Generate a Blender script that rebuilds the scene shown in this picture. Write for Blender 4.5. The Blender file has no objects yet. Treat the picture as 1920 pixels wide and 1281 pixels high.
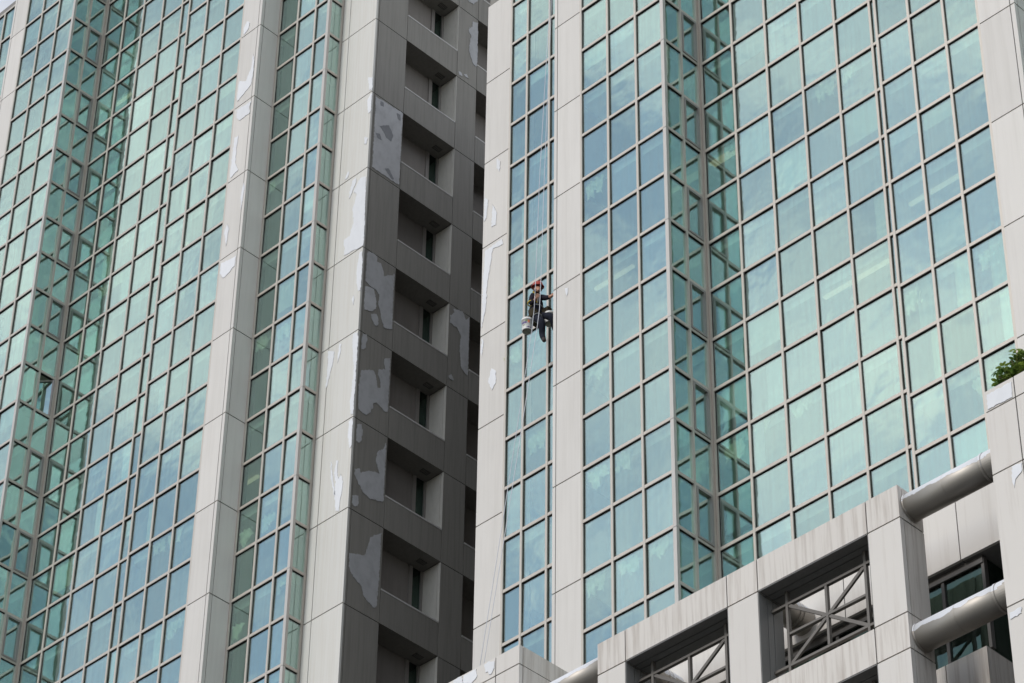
import bpy, bmesh, math, random
from mathutils import Vector, Matrix
random.seed(7)
S = bpy.context.scene
COL = S.collection

# ------------------------------------------------------------------ camera
FPX = 5852.48
FW = Vector((-0.54547559, 0.54288009, 0.63854334))
RT = Vector((0.71258447, 0.70147781, 0.01233919))
UP = Vector((0.44122528, -0.46174679, 0.76948694))
cd = bpy.data.cameras.new('camera')
cam = bpy.data.objects.new('camera', cd)
COL.objects.link(cam)
m = Matrix.Identity(4)
for i in range(3):
    m[i][0], m[i][1], m[i][2] = RT[i], UP[i], -FW[i]
cam.matrix_world = m
cd.sensor_width = 36.0
cd.lens = FPX / 1920 * 36.0
cd.clip_start = 0.5
cd.clip_end = 5000
S.camera = cam
GROUND = -1.6

# ------------------------------------------------------------------ sky + sun
SUN_TO = Vector((-0.10, -0.80, 0.60)).normalized()
w = bpy.data.worlds.new('World')
S.world = w
w.use_nodes = True
nt = w.node_tree
nt.nodes.clear()
N = nt.nodes.new
out = N('ShaderNodeOutputWorld'); bg = N('ShaderNodeBackground')
sky = N('ShaderNodeTexSky'); sky.sky_type = 'NISHITA'; sky.sun_disc = False
sky.sun_elevation = math.asin(SUN_TO.z)
sky.sun_rotation = math.atan2(SUN_TO.x, SUN_TO.y)
sky.air_density = 1.0; sky.dust_density = 0.4; sky.ozone_density = 2.0
tc = N('ShaderNodeTexCoord'); mp = N('ShaderNodeMapping')
mp.inputs['Location'].default_value = (7.76, 2.36, 3.24)
mp.inputs['Scale'].default_value = (1.0, 1.0, 1.7)
n1 = N('ShaderNodeTexNoise'); n1.inputs['Scale'].default_value = 8.0
n1.inputs['Detail'].default_value = 7; n1.inputs['Roughness'].default_value = 0.50
n1.inputs['Distortion'].default_value = 0.5
rp = N('ShaderNodeValToRGB')
rp.color_ramp.elements[0].position = 0.37; rp.color_ramp.elements[0].color = (0.22, 0.22, 0.22, 1)
rp.color_ramp.elements[1].position = 0.68; rp.color_ramp.elements[1].color = (1, 1, 1, 1)
mx = N('ShaderNodeMix'); mx.data_type = 'RGBA'
L_ = nt.links.new
L_(tc.outputs['Generated'], mp.inputs['Vector']); L_(mp.outputs['Vector'], n1.inputs['Vector'])
L_(n1.outputs['Fac'], rp.inputs['Fac']); L_(rp.outputs['Color'], mx.inputs[0])
hs_ = N('ShaderNodeHueSaturation'); hs_.inputs['Saturation'].default_value = 1.0
L_(sky.outputs['Color'], hs_.inputs['Color']); L_(hs_.outputs['Color'], mx.inputs[6]); mx.inputs[7].default_value = (8.45, 8.35, 8.15, 1)
L_(mx.outputs[2], bg.inputs['Color']); bg.inputs['Strength'].default_value = 0.145
L_(bg.outputs['Background'], out.inputs['Surface'])

sl = bpy.data.lights.new('sun', 'SUN'); sl.energy = 1.5; sl.angle = math.radians(12); sl.color = (1.0, 0.955, 0.90)
so = bpy.data.objects.new('sun', sl); COL.objects.link(so)
so.rotation_euler = (-SUN_TO).to_track_quat('-Z', 'Y').to_euler()
so.location = SUN_TO * 200
S.view_settings.view_transform = 'Standard'; S.view_settings.look = 'None'
S.view_settings.gamma = 1.0; S.view_settings.exposure = 0.10
S.view_settings.use_curve_mapping = False
S.render.engine = 'CYCLES'
S.cycles.max_bounces = 10; S.cycles.glossy_bounces = 6; S.cycles.transparent_max_bounces = 12

# ------------------------------------------------------------------ materials
MATS = {}
def newmat(name):
    mt = bpy.data.materials.new(name); mt.use_nodes = True
    t = mt.node_tree; t.nodes.clear()
    MATS[name] = mt
    return mt, t, t.nodes.new, t.links.new

def streak_vec(t, nn, ll, sx, sz):
    """world position squeezed so that noise runs in vertical streaks"""
    g = nn('ShaderNodeNewGeometry'); mp = nn('ShaderNodeMapping')
    mp.inputs['Scale'].default_value = (sx, sx, sz)
    ll(g.outputs['Position'], mp.inputs['Vector'])
    return mp.outputs['Vector']

def paint(name, col, col2, streak=0.5, sx=9.0, sz=0.5, rough=0.5, spec=0.4, metallic=0.0, lo=0.45, hi=0.75, blot=0.12, bump=0.0):
    mt, t, nn, ll = newmat(name)
    o = nn('ShaderNodeOutputMaterial'); b = nn('ShaderNodeBsdfPrincipled')
    v = streak_vec(t, nn, ll, sx, sz)
    n = nn('ShaderNodeTexNoise'); n.inputs['Scale'].default_value = 1.0; n.inputs['Detail'].default_value = 5
    n.inputs['Roughness'].default_value = 0.65
    ll(v, n.inputs['Vector'])
    r = nn('ShaderNodeMapRange'); r.inputs['From Min'].default_value = lo; r.inputs['From Max'].default_value = hi
    r.inputs['To Max'].default_value = streak
    ll(n.outputs['Fac'], r.inputs['Value'])
    g = nn('ShaderNodeNewGeometry')
    n2 = nn('ShaderNodeTexNoise'); n2.inputs['Scale'].default_value = 1.1; n2.inputs['Detail'].default_value = 6
    ll(g.outputs['Position'], n2.inputs['Vector'])
    m1 = nn('ShaderNodeMix'); m1.data_type = 'RGBA'
    m1.inputs[6].default_value = (*col, 1); m1.inputs[7].default_value = (*col2, 1)
    ll(r.outputs['Result'], m1.inputs[0])
    oi = nn('ShaderNodeObjectInfo')
    ad = nn('ShaderNodeMath'); ad.operation = 'ADD'
    ll(oi.outputs['Random'], ad.inputs[0]); ll(n2.outputs['Fac'], ad.inputs[1])
    r2 = nn('ShaderNodeMapRange'); r2.inputs['From Min'].default_value = 0.3; r2.inputs['From Max'].default_value = 1.7
    r2.inputs['To Min'].default_value = 1 - blot; r2.inputs['To Max'].default_value = 1.0
    ll(ad.outputs['Value'], r2.inputs['Value'])
    hs = nn('ShaderNodeHueSaturation'); ll(m1.outputs[2], hs.inputs['Color']); ll(r2.outputs['Result'], hs.inputs['Value'])
    ll(hs.outputs['Color'], b.inputs['Base Color'])
    b.inputs['Roughness'].default_value = rough; b.inputs['Metallic'].default_value = metallic
    b.inputs['Specular IOR Level'].default_value = spec
    if bump:
        bp_ = nn('ShaderNodeBump'); bp_.inputs['Strength'].default_value = bump; bp_.inputs['Distance'].default_value = 0.004
        ll(n2.outputs['Fac'], bp_.inputs['Height']); ll(bp_.outputs['Normal'], b.inputs['Normal'])
    ll(b.outputs['BSDF'], o.inputs['Surface'])
    return mt

paint('white_panel', (0.67, 0.645, 0.608), (0.54, 0.515, 0.475), 0.45, 8, 0.3, 0.42, 0.35, blot=0.12)
paint('podium_panel', (0.64, 0.605, 0.56), (0.31, 0.255, 0.21), 0.9, 11, 0.5, 0.4, 0.4, lo=0.46, hi=0.82, blot=0.08)
paint('podium_clean', (0.65, 0.62, 0.58), (0.44, 0.39, 0.34), 0.6, 8, 0.35, 0.4, 0.4, lo=0.52, hi=0.85, blot=0.08)
paint('cream_panel', (0.66, 0.65, 0.615), (0.56, 0.53, 0.47), 0.6, 14, 0.3, 0.5, 0.3, blot=0.07)
paint('grey_panel', (0.255, 0.243, 0.22), (0.175, 0.166, 0.148), 0.7, 12, 0.5, 0.6, 0.3, blot=0.14)
paint('primer_patch', (0.77, 0.785, 0.815), (0.66, 0.67, 0.70), 0.5, 6, 2.0, 0.8, 0.2, blot=0.10, bump=0.2)
paint('grey_primer', (0.53, 0.535, 0.55), (0.40, 0.40, 0.41), 0.8, 4, 3.0, 0.8, 0.2, blot=0.25, bump=0.2)
paint('dark_smear', (0.25, 0.255, 0.27), (0.31, 0.315, 0.33), 0.7, 5, 3.0, 0.8, 0.2, blot=0.12)
paint('frame_metal', (0.53, 0.485, 0.43), (0.43, 0.385, 0.335), 0.5, 20, 3.0, 0.38, 0.5, 0.25, blot=0.06)
paint('corner_metal', (0.50, 0.48, 0.45), (0.40, 0.37, 0.34), 0.5, 20, 3.0, 0.38, 0.5, 0.25, blot=0.06)
paint('sash_metal', (0.30, 0.28, 0.265), (0.24, 0.22, 0.21), 0.5, 20, 3.0, 0.4, 0.5, 0.2, blot=0.08)
paint('brace_metal', (0.13, 0.118, 0.105), (0.09, 0.08, 0.07), 0.6, 9, 2.0, 0.5, 0.5, 0.1, blot=0.12)
paint('brown_wall', (0.30, 0.275, 0.255), (0.23, 0.21, 0.195), 0.6, 8, 0.6, 0.7, 0.3, blot=0.35)
paint('sill_paint', (0.58, 0.57, 0.55), (0.46, 0.45, 0.43), 0.6, 9, 3, 0.6, 0.3, blot=0.15)
paint('pale_trim', (0.62, 0.60, 0.55), (0.50, 0.48, 0.44), 0.6, 9, 3, 0.6, 0.3, blot=0.1)
paint('joint_and_shade_dark', (0.035, 0.033, 0.032), (0.025, 0.024, 0.023), 0.5, 8, 1, 0.9, 0.1)
paint('rear_frame', (0.10, 0.095, 0.09), (0.07, 0.066, 0.06), 0.6, 10, 2, 0.5, 0.4)
paint('reveal_soffit_grey', (0.20, 0.20, 0.195), (0.15, 0.148, 0.142), 0.6, 10, 0.6, 0.5, 0.4, blot=0.1)
paint('concrete', (0.28, 0.27, 0.26), (0.2, 0.19, 0.18), 0.5, 3, 1, 0.9, 0.2)
paint('interior_wall', (0.34, 0.36, 0.32), (0.27, 0.28, 0.25), 0.4, 2, 0.5, 0.9, 0.2, blot=0.4)
paint('ceiling_paint', (0.55, 0.55, 0.49), (0.48, 0.48, 0.42), 0.4, 2, 0.5, 0.9, 0.2)
paint('asphalt', (0.06, 0.06, 0.062), (0.045, 0.045, 0.046), 0.5, 2, 2, 0.9, 0.3)
paint('rope_fibre', (0.72, 0.74, 0.80), (0.62, 0.64, 0.72), 0.5, 30, 30, 0.9, 0.1)
paint('jacket', (0.020, 0.018, 0.026), (0.035, 0.024, 0.036), 0.6, 20, 12, 0.9, 0.15)
paint('jeans', (0.012, 0.014, 0.023), (0.028, 0.033, 0.050), 0.7, 22, 14, 0.9, 0.15)
paint('skin', (0.46, 0.25, 0.17), (0.40, 0.20, 0.14), 0.4, 20, 20, 0.6, 0.3)
paint('mask_cloth', (0.02, 0.028, 0.022), (0.03, 0.03, 0.03), 0.5, 20, 20, 0.9, 0.1)
paint('boot_leather', (0.028, 0.018, 0.016), (0.045, 0.03, 0.026), 0.5, 20, 20, 0.6, 0.3)
paint('pouch_cloth', (0.055, 0.045, 0.028), (0.035, 0.03, 0.02), 0.5, 20, 20, 0.9, 0.1)
paint('helmet_red', (0.42, 0.05, 0.03), (0.36, 0.04, 0.025), 0.3, 20, 20, 0.25, 0.5)
paint('strap_yellow', (0.62, 0.45, 0.03), (0.5, 0.36, 0.03), 0.3, 20, 20, 0.7, 0.2)
paint('strap_pale', (0.30, 0.31, 0.30), (0.2, 0.2, 0.2), 0.3, 20, 20, 0.7, 0.2)
paint('eye_dark', (0.02, 0.018, 0.016), (0.02, 0.018, 0.016), 0.1, 20, 20, 0.2, 0.5)
paint('plastic_white', (0.70, 0.70, 0.68), (0.55, 0.53, 0.49), 0.5, 14, 3, 0.4, 0.4)
paint('print_blue', (0.10, 0.075, 0.22), (0.14, 0.10, 0.26), 0.5, 14, 9, 0.5, 0.3)
paint('print_orange', (0.62, 0.20, 0.09), (0.5, 0.2, 0.1), 0.5, 14, 9, 0.5, 0.3)
paint('print_green', (0.16, 0.26, 0.10), (0.2, 0.3, 0.12), 0.5, 14, 9, 0.5, 0.3)
paint('bucket_base', (0.26, 0.25, 0.21), (0.2, 0.19, 0.16), 0.5, 14, 9, 0.6, 0.3)
paint('curtain_cloth', (0.86, 0.85, 0.68), (0.78, 0.76, 0.56), 0.6, 16, 3, 0.9, 0.1, blot=0.2)
paint('blind_pale', (0.66, 0.67, 0.62), (0.58, 0.58, 0.54), 0.6, 24, 0.3, 0.9, 0.1, blot=0.2)
paint('blind_warm', (0.60, 0.57, 0.44), (0.5, 0.47, 0.36), 0.6, 24, 0.3, 0.9, 0.1, blot=0.2)
paint('blind_grey', (0.36, 0.40, 0.40), (0.30, 0.33, 0.33), 0.6, 24, 0.3, 0.9, 0.1, blot=0.2)
paint('bark', (0.10, 0.075, 0.05), (0.07, 0.05, 0.035), 0.5, 20, 5, 0.9, 0.1)

def glass(name, refl, trans, tfac, dust=0.05, rough=0.0):
    mt, t, nn, ll = newmat(name)
    o = nn('ShaderNodeOutputMaterial')
    g = nn('ShaderNodeNewGeometry')
    gl = nn('ShaderNodeBsdfGlossy'); gl.inputs['Roughness'].default_value = rough
    tr = nn('ShaderNodeBsdfTransparent'); tr.inputs['Color'].default_value = (*trans, 1)
    df = nn('ShaderNodeBsdfDiffuse')
    df.inputs['Color'].default_value = (0.55, 0.60, 0.55, 1)
    oi = nn('ShaderNodeObjectInfo')
    # coating differs a little from pane to pane
    hs = nn('ShaderNodeHueSaturation'); hs.inputs['Color'].default_value = (*refl, 1)
    r = nn('ShaderNodeMapRange'); r.inputs['To Min'].default_value = 0.90; r.inputs['To Max'].default_value = 1.08
    ll(oi.outputs['Random'], r.inputs['Value']); ll(r.outputs['Result'], hs.inputs['Value'])
    ll(hs.outputs['Color'], gl.inputs['Color'])
    # roller-wave distortion of tempered glass
    n = nn('ShaderNodeTexNoise'); n.inputs['Scale'].default_value = 1.7; n.inputs['Detail'].default_value = 2.0
    va = nn('ShaderNodeVectorMath'); va.operation = 'ADD'
    cb = nn('ShaderNodeCombineXYZ'); mu = nn('ShaderNodeMath'); mu.operation = 'MULTIPLY'; mu.inputs[1].default_value = 37.0
    ll(oi.outputs['Random'], mu.inputs[0]); ll(mu.outputs[0], cb.inputs[0]); ll(mu.outputs[0], cb.inputs[2])
    ll(g.outputs['Position'], va.inputs[0]); ll(cb.outputs[0], va.inputs[1]); ll(va.outputs[0], n.inputs['Vector'])
    bp_ = nn('ShaderNodeBump'); bp_.inputs['Strength'].default_value = 1.0; bp_.inputs['Distance'].default_value = 0.0035
    ll(n.outputs['Fac'], bp_.inputs['Height']); ll(bp_.outputs['Normal'], gl.inputs['Normal'])
    mx = nn('ShaderNodeMixShader'); mx.inputs[0].default_value = tfac
    ll(gl.outputs[0], mx.inputs[1]); ll(tr.outputs[0], mx.inputs[2])
    # dust and run-off streaks
    v = streak_vec(t, nn, ll, 11.0, 0.55)
    n2 = nn('ShaderNodeTexNoise'); n2.inputs['Scale'].default_value = 1.0; n2.inputs['Detail'].default_value = 5
    ll(v, n2.inputs['Vector'])
    r2 = nn('ShaderNodeMapRange'); r2.inputs['From Min'].default_value = 0.4; r2.inputs['From Max'].default_value = 0.8
    r2.inputs['To Min'].default_value = dust * 0.35; r2.inputs['To Max'].default_value = dust * 2.2
    ll(n2.outputs['Fac'], r2.inputs['Value'])
    m2 = nn('ShaderNodeMixShader'); ll(r2.outputs['Result'], m2.inputs[0])
    ll(mx.outputs[0], m2.inputs[1]); ll(df.outputs[0], m2.inputs[2])
    ll(m2.outputs[0], o.inputs['Surface'])
    return mt
glass('mirror_glass', (0.78, 0.975, 0.955), (0.87, 0.975, 0.925), 0.63, dust=0.03)
glass('dark_glass', (0.16, 0.24, 0.21), (0.35, 0.52, 0.42), 0.6, dust=0.03)

def lamp_mat():
    mt, t, nn, ll = newmat('lamp_tube')
    o = nn('ShaderNodeOutputMaterial'); e = nn('ShaderNodeEmission')
    e.inputs['Color'].default_value = (1.0, 0.95, 0.62, 1); e.inputs['Strength'].default_value = 0.38
    ll(e.outputs[0], o.inputs['Surface'])
lamp_mat()

def pipe_mat():
    mt, t, nn, ll = newmat('pipe_paint')
    o = nn('ShaderNodeOutputMaterial'); b = nn('ShaderNodeBsdfPrincipled')
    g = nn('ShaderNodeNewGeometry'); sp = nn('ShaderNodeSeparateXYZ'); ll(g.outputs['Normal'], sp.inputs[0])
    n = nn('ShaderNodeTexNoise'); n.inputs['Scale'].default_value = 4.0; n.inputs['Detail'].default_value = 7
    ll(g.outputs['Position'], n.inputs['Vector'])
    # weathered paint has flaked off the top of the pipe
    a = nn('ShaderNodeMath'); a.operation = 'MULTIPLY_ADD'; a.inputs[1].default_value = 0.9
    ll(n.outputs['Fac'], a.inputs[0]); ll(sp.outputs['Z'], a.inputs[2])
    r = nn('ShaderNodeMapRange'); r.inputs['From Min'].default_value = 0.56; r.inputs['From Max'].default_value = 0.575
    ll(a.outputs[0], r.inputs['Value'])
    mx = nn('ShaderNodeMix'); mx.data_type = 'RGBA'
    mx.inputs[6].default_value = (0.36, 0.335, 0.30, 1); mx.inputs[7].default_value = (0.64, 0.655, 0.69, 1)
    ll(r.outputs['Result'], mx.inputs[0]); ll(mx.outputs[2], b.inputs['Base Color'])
    r3 = nn('ShaderNodeMapRange'); r3.inputs['To Min'].default_value = 0.6; r3.inputs['To Max'].default_value = 0.0
    ll(r.outputs['Result'], r3.inputs['Value']); ll(r3.outputs['Result'], b.inputs['Metallic'])
    b.inputs['Roughness'].default_value = 0.5
    bp_ = nn('ShaderNodeBump'); bp_.inputs['Distance'].default_value = 0.006; bp_.inputs['Strength'].default_value = 0.8
    ll(r.outputs['Result'], bp_.inputs['Height']); ll(bp_.outputs['Normal'], b.inputs['Normal'])
    ll(b.outputs[0], o.inputs['Surface'])
pipe_mat()

def leaf_mat():
    mt, t, nn, ll = newmat('leaf_green')
    o = nn('ShaderNodeOutputMaterial'); b = nn('ShaderNodeBsdfPrincipled')
    oi = nn('ShaderNodeObjectInfo'); r = nn('ShaderNodeValToRGB')
    r.color_ramp.elements[0].color = (0.05, 0.11, 0.02, 1); r.color_ramp.elements[1].color = (0.23, 0.31, 0.05, 1)
    ll(oi.outputs['Random'], r.inputs['Fac']); ll(r.outputs['Color'], b.inputs['Base Color'])
    b.inputs['Roughness'].default_value = 0.35
    tl = nn('ShaderNodeBsdfTranslucent'); ll(r.outputs['Color'], tl.inputs['Color'])
    mx = nn('ShaderNodeMixShader'); mx.inputs[0].default_value = 0.45
    ll(b.outputs[0], mx.inputs[1]); ll(tl.outputs[0], mx.inputs[2]); ll(mx.outputs[0], o.inputs['Surface'])
leaf_mat()

# ------------------------------------------------------------------ helpers
def ray(x, y):
    return FW + RT * ((x - 960) / FPX) - UP * ((y - 640.5) / FPX)
def at(x, y, X=None, Y=None, Z=None):
    """point of the place that lies on a known plane"""
    d = ray(x, y)
    t = X / d.x if X is not None else Y / d.y if Y is not None else Z / d.z
    return d * t
def to_px(p):
    d = p.dot(FW)
    return 960 + FPX * p.dot(RT) / d, 640.5 - FPX * p.dot(UP) / d

def tag(o, label, cat, group=None):
    o['label'] = label; o['category'] = cat
    if group: o['group'] = group
def empty(name, loc):
    o = bpy.data.objects.new(name, None); COL.objects.link(o); o.location = loc
    o.empty_display_size = 0.3
    return o
def link(name, me, parent=None, loc=(0, 0, 0)):
    o = bpy.data.objects.new(name, me); COL.objects.link(o)
    if parent is not None:
        o.parent = parent
        base = parent.location if parent.parent is None else parent.parent.location + parent.location
        o.location = Vector(loc) - Vector(base)
    else:
        o.location = loc
    return o
_cube = {}
def cube_mesh(mat):
    if mat not in _cube:
        me = bpy.data.meshes.new('block_' + mat)
        v = [(x, y, z) for x in (-.5, .5) for y in (-.5, .5) for z in (-.5, .5)]
        f = [(0, 1, 3, 2), (4, 6, 7, 5), (0, 4, 5, 1), (2, 3, 7, 6), (0, 2, 6, 4), (1, 5, 7, 3)]
        me.from_pydata(v, [], f); me.materials.append(MATS[mat]); me.update()
        _cube[mat] = me
    return _cube[mat]
def box(name, mat, parent, x, y, z, rot=None):
    o = link(name, cube_mesh(mat), parent, ((x[0] + x[1]) / 2, (y[0] + y[1]) / 2, (z[0] + z[1]) / 2))
    o.scale = (x[1] - x[0], y[1] - y[0], z[1] - z[0])
    if rot: o.rotation_euler = rot
    return o
_tr = {}
def transom_mesh(axis):
    """unit transom with a black strip as painted shade under its lower edge"""
    if axis not in _tr:
        me = bpy.data.meshes.new('transom_bar_' + axis)
        V, F, MI = [], [], []
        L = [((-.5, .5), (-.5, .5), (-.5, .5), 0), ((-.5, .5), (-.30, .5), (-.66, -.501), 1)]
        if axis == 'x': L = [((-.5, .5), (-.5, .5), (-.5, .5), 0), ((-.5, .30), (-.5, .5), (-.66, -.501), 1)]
        for x, y, z, mi in L:
            b = len(V); V += [(a, c, e) for a in x for c in y for e in z]
            F += [tuple(b + i for i in f) for f in [(0, 1, 3, 2), (4, 6, 7, 5), (0, 4, 5, 1), (2, 3, 7, 6), (0, 2, 6, 4), (1, 5, 7, 3)]]
            MI += [mi] * 6
        me.from_pydata(V, [], F); me.materials.append(MATS['frame_metal']); me.materials.append(MATS['joint_and_shade_dark'])
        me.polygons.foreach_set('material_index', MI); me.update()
        _tr[axis] = me
    return _tr[axis]
_mu = {}
def mullion_mesh(axis):
    """unit mullion with black strips that paint the shade along its flanks"""
    if axis not in _mu:
        me = bpy.data.meshes.new('mullion_bar_' + axis)
        V, F, MI = [], [], []
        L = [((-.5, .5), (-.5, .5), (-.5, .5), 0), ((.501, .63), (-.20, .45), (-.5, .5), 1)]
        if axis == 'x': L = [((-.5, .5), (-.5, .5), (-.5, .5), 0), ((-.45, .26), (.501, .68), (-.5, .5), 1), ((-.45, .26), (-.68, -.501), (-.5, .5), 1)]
        for x, y, z, mi in L:
            b = len(V); V += [(a, c, e) for a in x for c in y for e in z]
            F += [tuple(b + i for i in f) for f in [(0, 1, 3, 2), (4, 6, 7, 5), (0, 4, 5, 1), (2, 3, 7, 6), (0, 2, 6, 4), (1, 5, 7, 3)]]
            MI += [mi] * 6
        me.from_pydata(V, [], F); me.materials.append(MATS['frame_metal']); me.materials.append(MATS['joint_and_shade_dark'])
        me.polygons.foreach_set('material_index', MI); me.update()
        _mu[axis] = me
    return _mu[axis]
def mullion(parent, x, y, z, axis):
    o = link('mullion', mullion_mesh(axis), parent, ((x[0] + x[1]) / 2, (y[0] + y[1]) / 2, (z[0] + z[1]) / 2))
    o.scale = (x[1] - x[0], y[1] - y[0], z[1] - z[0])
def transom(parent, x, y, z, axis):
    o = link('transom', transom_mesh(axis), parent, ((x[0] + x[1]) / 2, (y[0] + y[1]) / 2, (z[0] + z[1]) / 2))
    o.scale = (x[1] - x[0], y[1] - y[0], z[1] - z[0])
def mesh_obj(name, verts, faces, mat, parent=None, loc=(0, 0, 0), smooth=False):
    me = bpy.data.meshes.new(name); me.from_pydata([tuple(v) for v in verts], [], faces)
    for mm in ([mat] if isinstance(mat, str) else mat): me.materials.append(MATS[mm])
    me.update()
    if smooth: me.polygons.foreach_set('use_smooth', [True] * len(me.polygons))
    return link(name, me, parent, loc)
def boxes_mesh(name, mat, parent, lst, loc=(0, 0, 0)):
    V, F = [], []
    for x, y, z in lst:
        b = len(V)
        V += [(X, Y, Z) for X in x for Y in y for Z in z]
        F += [tuple(b + i for i in f) for f in [(0, 1, 3, 2), (4, 6, 7, 5), (0, 4, 5, 1), (2, 3, 7, 6), (0, 2, 6, 4), (1, 5, 7, 3)]]
    V = [Vector(v) - Vector(loc) for v in V]
    return mesh_obj(name, V, F, mat, parent, loc)
def tube_data(pts, rad, seg=8, cap=True):
    V, F = [], []
    n = len(pts); pts = [Vector(p) for p in pts]
    if not hasattr(rad, '__len__'): rad = [rad] * n
    prev = None
    for i, p in enumerate(pts):
        d = (pts[min(i + 1, n - 1)] - pts[max(i - 1, 0)]).normalized()
        a = prev if prev is not None else (Vector((0, 0, 1)) if abs(d.z) < 0.9 else Vector((1, 0, 0)))
        a = (a - d * a.dot(d)).normalized(); prev = a
        b = d.cross(a)
        for k in range(seg):
            t = 2 * math.pi * k / seg
            V.append(p + (a * math.cos(t) + b * math.sin(t)) * rad[i])
    for i in range(n - 1):
        for k in range(seg):
            F.append((i * seg + k, i * seg + (k + 1) % seg, (i + 1) * seg + (k + 1) % seg, (i + 1) * seg + k))
    if cap:
        F.append(tuple(range(seg - 1, -1, -1))); F.append(tuple((n - 1) * seg + k for k in range(seg)))
    return V, F
def tube(name, mat, parent, pts, rad, seg=8, smooth=True):
    c = Vector(pts[0])
    V, F = tube_data(pts, rad, seg)
    return mesh_obj(name, [v - c for v in V], F, mat, parent, c, smooth)
def lathe(name, mat, parent, prof, loc, seg=24, axis='Z', smooth=True):
    V, F = [], []
    for r, h in prof:
        for k in range(seg):
            t = 2 * math.pi * k / seg
            if axis == 'Z': V.append((r * math.cos(t), r * math.sin(t), h))
            elif axis == 'X': V.append((h, r * math.cos(t), r * math.sin(t)))
            else: V.append((r * math.cos(t), h, r * math.sin(t)))
    n = len(prof)
    for i in range(n - 1):
        for k in range(seg):
            F.append((i * seg + k, i * seg + (k + 1) % seg, (i + 1) * seg + (k + 1) % seg, (i + 1) * seg + k))
    return mesh_obj(name, V, F, mat, parent, loc, smooth)

def patch(name, mat, parent, px, plane, thick=0.010, jag=0.03, lift=0.002):
    """a flake of repaired or bare paint: irregular outline, a few mm proud of its panel"""
    ax, c, nrm = plane                      # ('Y', y, -1) or ('X', x, +1)
    pts = [at(x, y, **{ax: c}) for x, y in px]
    P = []
    for i, p in enumerate(pts):
        q = pts[(i + 1) % len(pts)]
        L = (q - p).length
        k = max(2, int(L / 0.035))
        for j in range(k):
            r = p.lerp(q, j / k)
            a = jag if j else jag * 0.4
            P.append(r + Vector((random.uniform(-a, a), random.uniform(-a, a), random.uniform(-a, a))))
    nv = Vector((0, nrm, 0)) if ax == 'Y' else Vector((nrm, 0, 0))
    o = sum(P, Vector()) / len(P)
    idx = 1 if ax == 'Y' else 0
    front, back = [], []
    for p in P:
        f_ = p - o; f_[idx] = nv[idx] * (lift + thick)
        b_ = p - o; b_[idx] = nv[idx] * lift
        front.append(f_); back.append(b_)
    o[idx] = c
    n = len(P)
    F = [tuple(range(n))] + [(i, n + i, n + (i + 1) % n, (i + 1) % n) for i in range(n)]
    return mesh_obj(name, front + back, F, mat, parent, o)

H = 1.4
MW, TH = 0.030, 0.082
GAP = 0.032

# ------------------------------------------------------------------ ground
def plane(name, mat, z, r):
    o = mesh_obj(name, [(-r, -r, 0), (r, -r, 0), (r, r, 0), (-r, r, 0)], [(0, 1, 2, 3)], mat, None, (0, 0, z))
    o['kind'] = 'structure'
    return o
plane('ground', 'asphalt', GROUND, 1500)

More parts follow.
